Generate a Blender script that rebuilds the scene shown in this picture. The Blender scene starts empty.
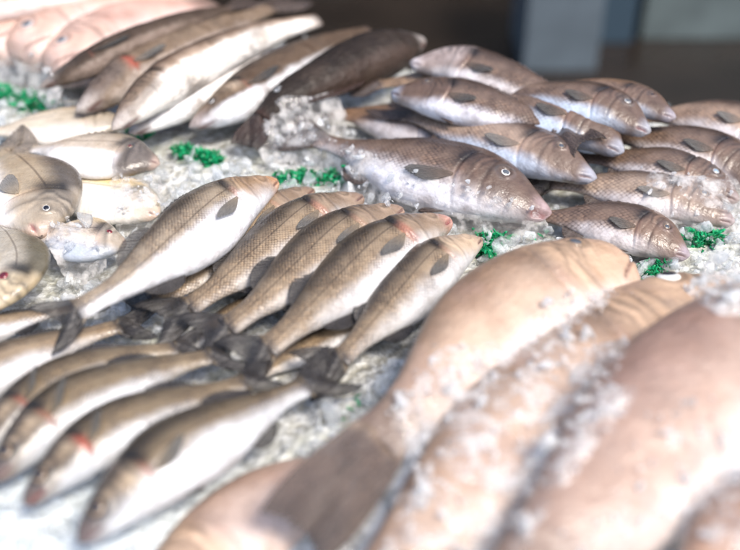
import bpy, math
import numpy as np
rng = np.random.default_rng(7)
C = bpy.context.scene.collection
R = math.radians

# ------------------------------------------------------------------ camera model
FPX, PITCH, CH = 740*50/36.0, R(35), 0.79
FWD = np.array([0, math.cos(PITCH), -math.sin(PITCH)])
UP = np.array([0, math.sin(PITCH), math.cos(PITCH)])
CAM = np.array([0, 0, CH])

def at(px, py, z=0.0):
    """point of the horizontal plane at height z that the photograph shows at px, py"""
    d = np.array([1.0, 0, 0])*((px-370)/FPX) + UP*((275-py)/FPX) + FWD
    return CAM + d*((z-CH)/d[2])

def project(P):
    v = P-CAM
    dep = v@FWD
    return 370+FPX*v[..., 0]/dep, 275-FPX*(v@UP)/dep, dep

cam = bpy.data.objects.new('camera', bpy.data.cameras.new('camera'))
C.objects.link(cam)
cam.location = CAM
cam.rotation_euler = (R(90)-PITCH, 0, 0)
cam.data.lens = 50; cam.data.sensor_width = 36
cam.data.clip_start = 0.02; cam.data.clip_end = 60
cam.data.dof.use_dof = True
cam.data.dof.focus_distance = float((at(335, 235, .04)-CAM)@FWD)
cam.data.dof.aperture_fstop = 1.5
bpy.context.scene.camera = cam

# ------------------------------------------------------------------ mesh helpers
def new_mesh(name, V, F, parent=None, mat=None, col=None, uvs=None, smooth=True, loc=None):
    """F is an (n,4) or (n,3) index array"""
    V = np.asarray(V, np.float32).reshape(-1, 3); F = np.asarray(F, np.int32)
    if loc is not None: V = V-np.asarray(loc, np.float32)
    me = bpy.data.meshes.new(name)
    k = F.shape[1]; n = len(F)
    me.vertices.add(len(V)); me.vertices.foreach_set('co', V.ravel())
    me.loops.add(n*k); me.loops.foreach_set('vertex_index', F.ravel())
    me.polygons.add(n); me.polygons.foreach_set('loop_start', np.arange(n, dtype=np.int32)*k)
    me.polygons.foreach_set('use_smooth', np.full(n, smooth))
    if col is not None:
        a = me.color_attributes.new('Col', 'FLOAT_COLOR', 'POINT')
        c = np.ones((len(V), 4), np.float32); c[:, :3] = np.clip(col, 0, 1); a.data.foreach_set('color', c.ravel())
    if uvs:
        for nm, uv in uvs.items():
            l = me.uv_layers.new(name=nm)
            l.data.foreach_set('uv', np.asarray(uv, np.float32)[F.ravel()].ravel())
    me.update(); me.validate()
    if mat: me.materials.append(mat)
    o = bpy.data.objects.new(name, me); C.objects.link(o)
    if parent: o.parent = parent
    elif loc is not None: o.location = loc
    return o

def grid_faces(n, m, wrap=False, off=0):
    i = np.arange(n-1)[:, None]; j = np.arange(m if wrap else m-1)[None, :]
    j2 = (j+1) % m
    return (off+np.stack([i*m+j, i*m+j2, (i+1)*m+j2, (i+1)*m+j], -1)).reshape(-1, 4)

def sheet(P, t):
    """closed thin solid from a grid of points (n,m,3), thickness t"""
    n, m, _ = P.shape
    du = np.gradient(P, axis=0); dv = np.gradient(P, axis=1)
    N = np.cross(du, dv); N /= np.linalg.norm(N, axis=-1, keepdims=True)+1e-9
    tt = t*np.ones((n, m)) if np.isscalar(t) else t
    A = P+N*tt[..., None]/2; B = P-N*tt[..., None]/2
    V = np.concatenate([A.reshape(-1, 3), B.reshape(-1, 3)])
    f1 = grid_faces(n, m); f2 = grid_faces(n, m, off=n*m)[:, ::-1]
    idx = np.arange(n*m).reshape(n, m)
    rim = np.concatenate([idx[0, :], idx[1:, -1], idx[-1, -2::-1], idx[-2:0:-1, 0]])
    r2 = np.roll(rim, -1)
    f3 = np.stack([rim, rim+n*m, r2+n*m, r2], -1)
    return V, np.concatenate([f1, f2, f3])

def sstep(a, b, x):
    t = np.clip((x-a)/(b-a), 0, 1); return t*t*(3-2*t)
def gauss(x, w): return np.exp(-(x/w)**2)
def mixc(a, b, t): return a*(1-t[..., None])+b*t[..., None]
def nz(V, f, seed=0):
    """cheap smooth pseudo noise from sines"""
    r = np.random.default_rng(seed); o = np.zeros(V.shape[:-1])
    for k in range(7):
        d = r.normal(size=3); o += np.sin(V@d*f*(0.7+.25*k)+r.uniform(0, 6.3))/(1+.3*k)
    return o/3.5

def tag(o, label=None, cat=None, group=None, kind=None):
    if label: o['label'] = label
    if cat: o['category'] = cat
    if group: o['group'] = group
    if kind: o['kind'] = kind
    return o

# ------------------------------------------------------------------ materials
def mat(name):
    m = bpy.data.materials.new(name); m.use_nodes = True
    nt = m.node_tree; nt.nodes.clear()
    out = nt.nodes.new('ShaderNodeOutputMaterial')
    return m, nt, out
class NB:
    def __init__(s, nt): s.nt = nt
    def n(s, t, **kw):
        x = s.nt.nodes.new(t)
        for k, v in kw.items(): setattr(x, k, v)
        return x
    def inp(s, sock, v):
        if hasattr(v, 'is_linked') or hasattr(v, 'links'): s.nt.links.new(v, sock)
        else: sock.default_value = v
    def math(s, op, a, b=0.0, c=0.0, clamp=False):
        x = s.n('ShaderNodeMath', operation=op, use_clamp=clamp)
        s.inp(x.inputs[0], a); s.inp(x.inputs[1], b); s.inp(x.inputs[2], c); return x.outputs[0]
    def mix(s, f, a, b, bt='MIX'):
        x = s.n('ShaderNodeMix', data_type='RGBA', blend_type=bt)
        s.inp(x.inputs[0], f); s.inp(x.inputs[6], a); s.inp(x.inputs[7], b); return x.outputs[2]
    def ss(s, v, a, b, lo=0.0, hi=1.0):
        x = s.n('ShaderNodeMapRange', interpolation_type='SMOOTHSTEP')
        s.inp(x.inputs[0], v); x.inputs[1].default_value = a; x.inputs[2].default_value = b
        x.inputs[3].default_value = lo; x.inputs[4].default_value = hi; return x.outputs[0]
    def noise(s, co, scale, det=3, rough=.55):
        x = s.n('ShaderNodeTexNoise'); s.inp(x.inputs['Vector'], co)
        x.inputs['Scale'].default_value = scale; x.inputs['Detail'].default_value = det; x.inputs['Roughness'].default_value = rough
        return x.outputs[0]

def skin(name, size, contrast, bump, mottle_scale=30, mottle=.25, dark=(.1, .07, .05, 1), rough=.34, coat=.5, headless=.27, scale_w=1.0, line=True, spec=.5, wrinkle=.55, metal=.0, blotch=0.0, bcol=(.3, .15, .1, 1), lineY=.09):
    m, nt, out = mat(name); b = NB(nt)
    col = b.n('ShaderNodeAttribute', attribute_name='Col').outputs[0]
    uvm = b.n('ShaderNodeUVMap', uv_map='metric').outputs[0]
    uvf = b.n('ShaderNodeUVMap', uv_map='fish').outputs[0]
    obj = b.n('ShaderNodeTexCoord').outputs['Object']
    sp = b.n('ShaderNodeSeparateXYZ'); b.inp(sp.inputs[0], uvf); S, Y = sp.outputs[0], sp.outputs[1]
    # scale lattice
    mp = b.n('ShaderNodeMapping'); b.inp(mp.inputs[0], uvm)
    mp.inputs['Rotation'].default_value = (0, 0, R(45)); mp.inputs['Scale'].default_value = (1/size, 1/(size*.86), 1)
    wob = b.n('ShaderNodeTexNoise'); b.inp(wob.inputs['Vector'], uvm); wob.inputs['Scale'].default_value = 22
    wv = b.n('ShaderNodeVectorMath', operation='MULTIPLY_ADD'); b.inp(wv.inputs[0], wob.outputs[1]); wv.inputs[1].default_value = (1.1, 1.1, 0); b.inp(wv.inputs[2], mp.outputs[0])
    vo = b.n('ShaderNodeTexVoronoi', voronoi_dimensions='2D', feature='F1'); b.inp(vo.inputs['Vector'], wv.outputs[0])
    vo.inputs['Scale'].default_value = 1; vo.inputs['Randomness'].default_value = .22
    d = vo.outputs['Distance']
    off = b.n('ShaderNodeVectorMath', operation='SUBTRACT'); b.inp(off.inputs[0], wv.outputs[0]); b.inp(off.inputs[1], vo.outputs['Position'])
    dt = b.n('ShaderNodeVectorMath', operation='DOT_PRODUCT'); b.inp(dt.inputs[0], off.outputs[0]); dt.inputs[1].default_value = (.7, .7, 0)
    tilt = dt.outputs['Value']
    # where the scales are: not on the head, fading on the belly
    area = b.math('MULTIPLY', b.ss(S, headless-.02, headless+.05), b.ss(Y, -.44, -.22, .12, 1))
    patch = b.ss(b.noise(obj, 26, 3), .3, .62, .12, 1)
    lum = b.n('ShaderNodeRGBToBW'); b.inp(lum.inputs[0], col)
    area = b.math('MULTIPLY', b.math('MULTIPLY', area, patch), b.ss(lum.outputs[0], .38, .75, 1, .12))
    edge = b.ss(d, .3, .62)
    up = b.ss(tilt, -.15, .45)
    sc = b.math('MULTIPLY', b.math('MULTIPLY', b.math('MAXIMUM', edge, b.math('MULTIPLY', up, .6)), area), contrast*scale_w*1.25, clamp=True)
    mo = b.ss(b.noise(obj, mottle_scale, 5, .65), .42, .68)
    c1 = b.mix(b.math('MULTIPLY', mo, mottle), col, b.mix(1.0, col, dark, 'MULTIPLY'))
    if blotch:
        bl = b.ss(b.noise(obj, 11, 4, .6), .5, .66)
        c1 = b.mix(b.math('MULTIPLY', bl, blotch), c1, bcol)
    c2 = b.mix(sc, c1, b.mix(1.0, c1, (.27, .235, .22, 1), 'MULTIPLY'))
    # each scale catches its own tone
    vc = b.n('ShaderNodeSeparateColor'); b.inp(vc.inputs[0], vo.outputs['Color'])
    tone = b.math('MULTIPLY', b.math('MULTIPLY', b.ss(vc.outputs[0], .55, 1.0), area), .55*contrast)
    c2 = b.mix(tone, c2, b.mix(1.0, c2, (1.7, 1.6, 1.45, 1), 'MULTIPLY'))
    if line:
        yl = b.math('SUBTRACT', Y, b.math('ADD', lineY-.06, b.math('MULTIPLY', b.math('SUBTRACT', .75, S), .16)))
        ln = b.math('MULTIPLY', b.ss(b.math('ABSOLUTE', yl), .004, .017, 1, 0), b.ss(S, .28, .32))
        c2 = b.mix(b.math('MULTIPLY', ln, .62), c2, b.mix(1.0, c2, (.25, .22, .2, 1), 'MULTIPLY'))
    fine = b.noise(obj, 420, 3, .7)
    c2 = b.mix(.35, c2, b.mix(1.0, c2, b.mix(fine, (.55, .55, .55, 1), (1.35, 1.3, 1.25, 1)), 'MULTIPLY'))
    h = b.math('ADD', b.math('MULTIPLY', b.math('MULTIPLY', b.math('SUBTRACT', b.math('MULTIPLY', tilt, -.7), b.math('MULTIPLY', d, .8)), area), scale_w), b.math('MULTIPLY', b.noise(obj, 160, 4, .6), .55))
    wr = b.n('ShaderNodeBump'); wr.inputs['Strength'].default_value = wrinkle; wr.inputs['Distance'].default_value = .004
    ms = b.n('ShaderNodeMapping'); b.inp(ms.inputs[0], uvm); ms.inputs['Scale'].default_value = (55, 150, 1)
    b.inp(wr.inputs['Height'], b.math('ADD', b.noise(obj, 60, 4, .6), b.math('MULTIPLY', b.noise(ms.outputs[0], 1, 3), .4)))
    bp = b.n('ShaderNodeBump'); bp.inputs['Strength'].default_value = bump; bp.inputs['Distance'].default_value = .0012
    b.inp(bp.inputs['Height'], h); b.inp(bp.inputs['Normal'], wr.outputs[0])
    p = b.n('ShaderNodeBsdfPrincipled')
    b.inp(p.inputs['Base Color'], c2)
    b.inp(p.inputs['Roughness'], b.ss(b.noise(obj, 60, 3), .3, .7, rough-.1, rough+.14))
    p.inputs['Metallic'].default_value = metal; p.inputs['Specular IOR Level'].default_value = spec
    p.inputs['Coat Weight'].default_value = coat; p.inputs['Coat Roughness'].default_value = .13; p.inputs['Coat IOR'].default_value = 1.38
    bp2 = b.n('ShaderNodeBump'); bp2.inputs['Strength'].default_value = .35*bump; bp2.inputs['Distance'].default_value = .0012; b.inp(bp2.inputs['Height'], h); b.inp(bp2.inputs['Normal'], wr.outputs[0])
    b.inp(p.inputs['Normal'], bp.outputs[0]); b.inp(p.inputs['Coat Normal'], bp2.outputs[0])
    p.inputs['Subsurface Weight'].default_value = .0
    nt.links.new(p.outputs[0], out.inputs[0])
    return m

def fin_material(name):
    m, nt, out = mat(name); b = NB(nt)
    col = b.n('ShaderNodeAttribute', attribute_name='Col').outputs[0]
    uv = b.n('ShaderNodeUVMap', uv_map='metric').outputs[0]
    sp = b.n('ShaderNodeSeparateXYZ'); b.inp(sp.inputs[0], uv)
    w = b.math('SINE', b.math('MULTIPLY', sp.outputs[1], 2*math.pi*26))
    mp = b.n('ShaderNodeMapping'); b.inp(mp.inputs[0], uv); mp.inputs['Scale'].default_value = (5, 60, 1)
    n = b.noise(mp.outputs[0], 1, 4)
    c = b.mix(b.ss(w, -.2, .9, 0, .38), col, b.mix(1.0, col, (2.0, 1.9, 1.75, 1), 'MULTIPLY'))
    c = b.mix(b.ss(n, .35, .7, 0, .45), c, b.mix(1.0, c, (.45, .42, .4, 1), 'MULTIPLY'))
    bp = b.n('ShaderNodeBump'); bp.inputs['Strength'].default_value = .35; bp.inputs['Distance'].default_value = .0006
    b.inp(bp.inputs['Height'], b.math('ADD', w, n))
    p = b.n('ShaderNodeBsdfPrincipled'); b.inp(p.inputs['Base Color'], c); p.inputs['Roughness'].default_value = .48
    p.inputs['Coat Weight'].default_value = .15; p.inputs['Coat Roughness'].default_value = .3; b.inp(p.inputs['Normal'], bp.outputs[0])
    tp = b.n('ShaderNodeBsdfTransparent'); mx = b.n('ShaderNodeMixShader'); b.inp(mx.inputs[0], b.ss(n, .3, .7, .15, .5)); b.inp(mx.inputs[1], p.outputs[0]); b.inp(mx.inputs[2], tp.outputs[0])
    nt.links.new(mx.outputs[0], out.inputs[0]); return m

def plain(name, c, rough=.3, coat=0.0, var=.0, vscale=200, metal=0.0):
    m, nt, out = mat(name); b = NB(nt)
    p = b.n('ShaderNodeBsdfPrincipled')
    obj = b.n('ShaderNodeTexCoord').outputs['Object']
    n = b.noise(obj, vscale, 4)
    cc = b.mix(b.ss(n, .3, .7), tuple(x*(1-var) for x in c[:3])+(1,), tuple(min(1, x*(1+var)) for x in c[:3])+(1,))
    b.inp(p.inputs['Base Color'], cc); p.inputs['Roughness'].default_value = rough; p.inputs['Metallic'].default_value = metal
    p.inputs['Coat Weight'].default_value = coat; p.inputs['Coat Roughness'].default_value = .04
    nt.links.new(p.outputs[0], out.inputs[0]); return m

M = {}
M['bass'] = skin('bass_skin', .0040, .85, .7, 40, .5, (.55, .5, .45, 1), rough=.36, coat=.4)
M['snapper'] = skin('snapper_skin', .0058, .7, .6, 34, .6, (.42, .36, .33, 1), rough=.42, coat=.4, headless=.34, line=False, blotch=.25, bcol=(.10, .065, .05, 1))
M['grouper'] = skin('grouper_skin', .0035, .22, .4, 24, .35, (.72, .6, .52, 1), rough=.42, coat=.35, line=False, wrinkle=.8, blotch=.5, bcol=(.36, .24, .185, 1))
M['hake'] = skin('hake_skin', .004, .3, .5, 30, .6, (.45, .38, .32, 1), rough=.55, coat=.12, line=False, spec=.25, wrinkle=1.3, blotch=.6, bcol=(.06, .042, .03, 1))
M['bream'] = skin('bream_skin', .004, .25, .4, 24, .45, (.7, .62, .5, 1), rough=.35, coat=.45, line=True, lineY=.15)
M['fin'] = fin_material('fin_skin')
M['eye_white'] = plain('eye_white', (.8, .8, .78), .25, .6, .1)
M['eye_gold'] = plain('eye_gold', (.24, .17, .11), .3, .6, .3, 400)
M['eye_grey'] = plain('eye_grey', (.42, .42, .42), .3, .6, .2, 400)
M['eye_red'] = plain('eye_red', (.20, .025, .03), .3, .6, .4, 300)
M['pupil_dark'] = plain('pupil_dark', (.012, .012, .018), .3, .3)
M['pupil_cloud'] = plain('pupil_cloud', (.07, .08, .095), .35, .25, .25)
M['pupil_blue'] = plain('pupil_blue', (.22, .30, .38), .2, .8, .25)
M['pupil_red'] = plain('pupil_red', (.10, .01, .015), .15, .8)

# ------------------------------------------------------------------ species shapes
def prof(xs, ys, s):
    xs = np.array(xs); ys = np.array(ys)
    # monotone-ish cubic through finite differences
    d = np.gradient(ys, xs); k = np.clip(np.searchsorted(xs, s)-1, 0, len(xs)-2)
    h = xs[k+1]-xs[k]; t = (s-xs[k])/h
    return ((2*t**3-3*t**2+1)*ys[k]+(t**3-2*t**2+t)*h*d[k]+(-2*t**3+3*t**2)*ys[k+1]+(t**3-t**2)*h*d[k+1])

SP = {}
SP['bass'] = dict(ratio=.29, x=[0, .03, .1, .2, .32, .45, .6, .75, .88, .95, 1],
    d=[.055, .12, .225, .355, .475, .50, .43, .29, .18, .165, .18],
    v=[.075, .14, .235, .345, .45, .50, .46, .29, .165, .15, .165],
    w=[.04, .09, .18, .28, .32, .32, .26, .17, .095, .07, .045],
    eye=(.105, .07, .018), op=.275, mouth=(.08, -.03, -1.3), tail=(.20, .40, .45), fl=.30)
SP['snapper'] = dict(ratio=.35, x=[0, .03, .08, .16, .26, .4, .55, .72, .86, .94, 1],
    d=[.04, .09, .20, .38, .50, .54, .47, .29, .15, .12, .13],
    v=[.10, .16, .22, .29, .37, .44, .44, .29, .15, .12, .13],
    w=[.05, .09, .14, .19, .235, .25, .22, .14, .07, .05, .035],
    eye=(.20, .17, .023), op=.34, mouth=(.075, -.07, -1.3), tail=(.22, .34, .25), fl=.36)
SP['grouper'] = dict(ratio=.33, x=[0, .03, .08, .16, .28, .42, .58, .74, .88, .95, 1],
    d=[.16, .24, .31, .38, .46, .50, .47, .33, .21, .18, .18],
    v=[.17, .25, .32, .40, .47, .49, .45, .32, .21, .18, .18],
    w=[.11, .17, .22, .26, .30, .31, .26, .18, .10, .055, .02],
    eye=(.125, .20, .024), op=.33, mouth=(.13, -.02, -1.3), tail=(.24, .42, .06), fl=.34)
SP['hake'] = dict(ratio=.15, x=[0, .03, .08, .16, .28, .42, .58, .74, .88, .95, 1],
    d=[.05, .13, .24, .37, .47, .50, .45, .36, .27, .22, .2],
    v=[.06, .14, .25, .38, .49, .50, .44, .34, .24, .21, .2],
    w=[.05, .11, .20, .31, .42, .41, .35, .26, .16, .12, .08],
    eye=(.12, .14, .016), op=.24, mouth=(.09, -.10, -1.6), tail=(.12, .5, .2), fl=.25)
SP['bream'] = dict(ratio=.46, x=[0, .03, .08, .16, .28, .42, .58, .74, .88, .95, 1],
    d=[.05, .12, .21, .34, .46, .51, .45, .28, .12, .09, .10],
    v=[.05, .12, .20, .32, .44, .49, .44, .27, .12, .09, .10],
    w=[.03, .065, .10, .13, .15, .155, .14, .12, .06, .04, .03],
    eye=(.13, .10, .022), op=.27, mouth=(.06, -.03, -.6), tail=(.24, .40, .45), fl=.30)

COLS = {
 'bass': dict(back=(.05, .037, .024), flank=(.30, .225, .145), belly=(.62, .62, .63), head=(.24, .17, .12), lip=(.34, .22, .16), fin=(.035, .031, .03), yb=.34, yf=-.04, yc=-.08, yd=-.34),
 'snapper': dict(gill=.35, back=(.055, .034, .024), flank=(.18, .122, .088), belly=(.58, .54, .54), head=(.105, .064, .044), lip=(.64, .62, .72), fin=(.08, .058, .05), yb=.38, yf=.0, yc=-.14, yd=-.34),
 'grouper': dict(gill=.5, gd=.35, back=(.24, .155, .10), flank=(.47, .345, .255), belly=(.64, .56, .51), head=(.47, .325, .215), lip=(.50, .33, .23), fin=(.105, .075, .06), yb=.42, yf=.0, yc=.02, yd=-.33),
 'hake': dict(back=(.05, .035, .025), flank=(.105, .070, .045), belly=(.70, .67, .64), head=(.12, .085, .06), lip=(.6, .55, .52), fin=(.07, .05, .04), yb=.36, yf=.04, yc=-.22, yd=-.38),
 'bream': dict(gill=.4, back=(.20, .175, .14), flank=(.48, .43, .355), belly=(.78, .76, .75), head=(.36, .31, .25), lip=(.6, .45, .38), fin=(.25, .21, .17), yb=.46, yf=.15, yc=-.05, yd=-.3),
}
CLOUD = []       # world vertices of everything lying on the ice, used to rest the ice on it

def densify(P, n=400):
    P = np.array(P)
    k = len(P)
    if k == 2: P = np.array([P[0], (P[0]+P[1])/2, P[1]]); k = 3
    t = np.r_[0, np.cumsum(np.linalg.norm(np.diff(P, axis=0), axis=1))]
    D = np.stack([np.gradient(P[:, c], t) for c in range(3)], 1)
    q = np.linspace(0, t[-1], n); i = np.clip(np.searchsorted(t, q)-1, 0, k-2)
    h = (t[i+1]-t[i])[:, None]; u = ((q-t[i])[:, None])/h
    X = (2*u**3-3*u**2+1)*P[i]+(u**3-2*u**2+u)*h*D[i]+(-2*u**3+3*u**2)*P[i+1]+(u**3-u**2)*h*D[i+1]
    for _ in range(12): X[1:-1] = .25*X[:-2]+.5*X[1:-1]+.25*X[2:]
    s = np.r_[0, np.cumsum(np.linalg.norm(np.diff(X, axis=0), axis=1))]
    return X, s

def fish(species, kind, path, z, dors, roll=10, ratio=None, label='', group=None, col=None, eye=('eye_gold', 'pupil_dark'),
         fins=('dorsal', 'anal', 'pectoral', 'tail'), tail_z=None, quality=1.0, tail=None, op_open=0.0, mouth_open=0.0, fin_lift=.6,
         thick=1.0, belly=None, pec=None, cat='fish', tail_wave=1.0, eye_y=None, eye_s=None, seed=None, eye_r=1.0, tail_roll=0):
    sp = dict(SP[species]); c = dict(COLS[species]); c.update(col or {})
    for k in c:
        if isinstance(c[k], tuple): c[k] = np.array(c[k])
    seed = int(rng.integers(1e6)) if seed is None else seed
    r = np.random.default_rng(seed)
    zs = [z]*len(path) if np.isscalar(z) else list(z)
    W = [at(px, py, zz) for (px, py), zz in zip(path, zs)]
    body, tip = W[:-1], W[-1]
    X, S = densify(body); L = S[-1]
    H = L*(ratio or sp['ratio'])
    ns = int(150*quality); nv = int(76*quality)
    q = np.linspace(0, 1, ns); s = .62*q+.38*q**2.2                      # denser at the head
    s = np.concatenate([[0, .0012, .004, .008], s[s > .011]]); ns = len(s)
    P0 = np.stack([np.interp(s*L, S, X[:, k]) for k in range(3)], 1)
    TT = np.gradient(X, axis=0); TT = np.stack([np.interp(s*L, S, TT[:, k]) for k in range(3)], 1)
    TT /= np.linalg.norm(TT, axis=1, keepdims=True)
    Z = np.array([0, 0, 1.0])
    D = np.cross(Z, TT); D /= np.linalg.norm(D, axis=1, keepdims=True)
    a0, b0, _ = project(P0[ns//2]); a1, b1, _ = project(P0[ns//2]+D[ns//2]*.02)
    if (a1-a0)*dors[0]+(b1-b0)*dors[1] < 0: D = -D
    B = np.cross(D, TT); B *= np.sign(B[:, 2:3])
    ro = R(roll); D, B = D*math.cos(ro)+B*math.sin(ro), B*math.cos(ro)-D*math.sin(ro)
    close = np.sqrt(np.clip(1-(1-np.clip(s/.028, 0, 1))**2, 0, 1))*.93+.07*np.clip(s/.028, 0, 1)
    fd, fv, fw = [prof(sp['x'], sp[k], s)*H*close for k in 'dvw']
    fw = fw*thick
    if belly: fv = fv*(1+belly*gauss(s-.42, .2))
    mid, hh = (fd-fv)/2, (fd+fv)/2
    th = np.linspace(0, 2*np.pi, nv, endpoint=False)
    ct, st = np.cos(th), np.sin(th)
    e_s, e_y, e_r = sp['eye']; e_r *= eye_r; e_y = e_y if eye_y is None else eye_y; e_s = e_s if eye_s is None else eye_s
    op = sp['op']; ml, my, ms = sp['mouth']
    AS = L/H                                                          # converts s distances to units of H
    def opcurve(yn): return op+.012-.55*np.clip(yn-(-.02), -1, 1)**2*.55/AS*2.2
    def relief(s, yn):
        """bumps of the head in units of H, positive outward"""
        o = np.zeros(np.broadcast(s, yn).shape)
        win = sstep(-.48, -.36, yn)*sstep(.40, .28, yn)
        e = (s-opcurve(yn))*AS
        o += win*(.015+.05*op_open)*(sstep(.022, -.022, e)*sstep(-.5, -.05, e))
        o -= win*(.020+.05*op_open)*gauss(e-.02, .014)
        e2 = (s-(opcurve(yn)*.70+.01))*AS
        o -= win*.009*gauss(e2, .013); o += win*.004*gauss(e2+.05, .04)
        for q_, a_ in ((.10, .004), (-.14, .005), (-.20, .004)): o -= win*a_*gauss(e2+q_+.03*np.sin(yn*9+q_*40), .011)
        # mouth
        yl = my+ms*s
        mo = sstep(ml, ml-.02, s)
        o -= mo*(.022+.05*mouth_open)*gauss(yn-yl, .012+.03*mouth_open)
        o += mo*.010*gauss(yn-yl-.04, .025)+mo*.010*gauss(yn-yl+.045, .025)
        o += .012*gauss((s-ml)*AS, .05)*gauss(yn-(my+ms*ml), .07)
        # eye socket
        rr = np.sqrt(((s-e_s)*AS)**2+(yn-e_y)**2)/(e_r*AS)
        o += .018*gauss(rr-1.35, .35)-.02*gauss(rr, .8)
        # nostril, cheek
        o -= .012*gauss(np.sqrt(((s-e_s*.55)*AS)**2+(yn-e_y*.9)**2), .018)
        o -= .010*gauss((s-e_s-.05)*AS, .12)*gauss(yn-.0, .12)*0.5
        return o*(.45 if species == 'bream' else 1)
    yy = mid[:, None]+hh[:, None]*ct[None]
    zz = fw[:, None]*np.sign(st)*np.abs(st)**.88
    yn = yy/H; ss_ = np.broadcast_to(s[:, None], yy.shape)
    rel = relief(ss_, yn)*H*np.clip(np.abs(st)*1.6, 0, 1)*close[:, None]
    zz = zz+np.sign(st)*rel
    V = P0[:, None]+D[:, None]*yy[..., None]+B[:, None]*zz[..., None]
    # slight handling dents
    nn = nz(V, 45, seed)[..., None]*(.0013 if species != 'bream' else .0007)+nz(V, 160, seed+1)[..., None]*.0004
    V = V+B[:, None]*nn*np.sign(st)[None, :, None]
    # ---- colour of the skin
    x = nz(V, 90, seed+2)*.04+nz(V, 260, seed+5)*.02
    t = yn+x-c.get('hw', 0)*np.clip(.34-ss_, 0, .2)
    cc = mixc(c['back'], c['flank'], sstep(c['yb'], c['yf'], t))
    cc = mixc(cc, c['belly'], sstep(c['yc'], c['yd'], t-.06*(ss_-.4)))
    hd = sstep(op+.02, op-.05, ss_)*sstep(-.32, -.1, t-c.get('hy', 0))
    cc = mixc(cc, c['head'], hd*c.get('hs', .75))
    if 'cheek' in c:
        rr = np.sqrt(((ss_-e_s)*AS)**2+(yn-e_y)**2)/(e_r*AS); cc = mixc(cc, cc*.22, gauss(rr, 2.2)*.85)
        cc = mixc(cc, c['cheek'], gauss(t+.02, .10)*gauss(ss_-.215, .03)*.9); cc = mixc(cc, c['cheek']*.9, gauss(t-.02, .06)*gauss(ss_-.15, .018)*.6)
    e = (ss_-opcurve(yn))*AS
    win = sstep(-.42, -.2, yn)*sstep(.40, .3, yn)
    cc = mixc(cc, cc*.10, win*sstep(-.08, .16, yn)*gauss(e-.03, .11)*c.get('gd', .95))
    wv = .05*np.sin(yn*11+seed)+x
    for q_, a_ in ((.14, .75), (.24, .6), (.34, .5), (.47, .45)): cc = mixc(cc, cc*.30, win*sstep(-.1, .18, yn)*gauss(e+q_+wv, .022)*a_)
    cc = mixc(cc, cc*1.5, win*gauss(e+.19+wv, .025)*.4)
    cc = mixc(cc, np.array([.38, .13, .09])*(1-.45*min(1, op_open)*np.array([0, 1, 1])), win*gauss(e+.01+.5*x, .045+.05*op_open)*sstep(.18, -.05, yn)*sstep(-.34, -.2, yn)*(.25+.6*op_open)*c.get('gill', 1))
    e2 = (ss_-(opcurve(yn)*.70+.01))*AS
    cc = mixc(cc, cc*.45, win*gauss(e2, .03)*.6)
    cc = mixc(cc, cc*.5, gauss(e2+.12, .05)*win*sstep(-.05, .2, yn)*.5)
    mo = sstep(ml+.01, ml-.02, ss_)
    yl = my+ms*ss_
    cc = mixc(cc, c['lip'], sstep(ml*1.3, ml*.3, ss_)*.6*sstep(.2, .0, yn))
    cc = mixc(cc, np.array([.10, .04, .035]) if not mouth_open else np.array([.20, .045, .045]), mo*sstep(.004, .03, ss_)*gauss(yn-yl, .016+.016*mouth_open)*.85)
    rr = np.sqrt(((ss_-e_s)*AS)**2+(yn-e_y)**2)/(e_r*AS)
    cc = mixc(cc, cc*.55, gauss(rr-1.2, .25)*.6)
    cc = mixc(cc, np.maximum(cc*1.35, .12), gauss(rr-1.75, .35)*.35)
    cc = mixc(cc, c['fin']*1.3, sstep(.955 if species != 'grouper' else .74, 1.0, ss_+x*.3)*.9)
    cc = cc*(1+x[..., None]*2.2+nz(V, 30, seed+8)[..., None]*(.12 if species != 'grouper' else .17)+nz(V, 75, seed+9)[..., None]*.07)
    # ---- root
    j = ns//2
    base = P0[j]-np.array([0, 0, fw[j]]); base = np.array([base[0], base[1], max(base[2], -.02)])
    root = bpy.data.objects.new(kind, None); C.objects.link(root); root.location = base; root.empty_display_size = .05
    tag(root, label, cat, group)
    arc = np.cumsum(np.linalg.norm(np.diff(np.stack([yy, zz], -1), axis=1, prepend=np.stack([yy, zz], -1)[:, :1]), axis=-1), axis=1)
    uvm = np.stack([ss_*L, arc], -1)
    tot = arc[:, -1:]+np.linalg.norm(np.stack([yy[:, -1]-yy[:, 0], zz[:, -1]-zz[:, 0]], -1), axis=-1)[:, None]
    uvm[..., 1] = np.where(np.arange(nv)[None] <= nv//2, arc, tot-arc)-arc[:, nv//4:nv//4+1]
    V2 = V.reshape(-1, 3)
    F = grid_faces(ns, nv, wrap=True)
    # end caps
    n0 = len(V2); V2 = np.concatenate([V2, P0[0][None]+D[0]*mid[0], (P0[-1]+D[-1]*mid[-1])[None]])
    jj = np.arange(nv); j2 = (jj+1) % nv
    cap = np.concatenate([np.stack([jj*0+n0, j2, jj], -1), np.stack([jj*0+n0+1, (ns-1)*nv+jj, (ns-1)*nv+j2], -1)])
    F3 = np.concatenate([F[:, [0, 1, 2]], F[:, [0, 2, 3]], cap])
    if np.dot(np.cross(D[j], B[j]), TT[j]) > 0: F3 = F3[:, ::-1]
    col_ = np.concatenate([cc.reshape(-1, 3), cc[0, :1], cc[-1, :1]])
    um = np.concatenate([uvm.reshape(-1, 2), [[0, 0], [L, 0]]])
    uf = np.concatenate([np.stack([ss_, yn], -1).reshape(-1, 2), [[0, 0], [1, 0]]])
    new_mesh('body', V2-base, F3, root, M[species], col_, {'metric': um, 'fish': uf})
    CLOUD.append(V2)

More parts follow.
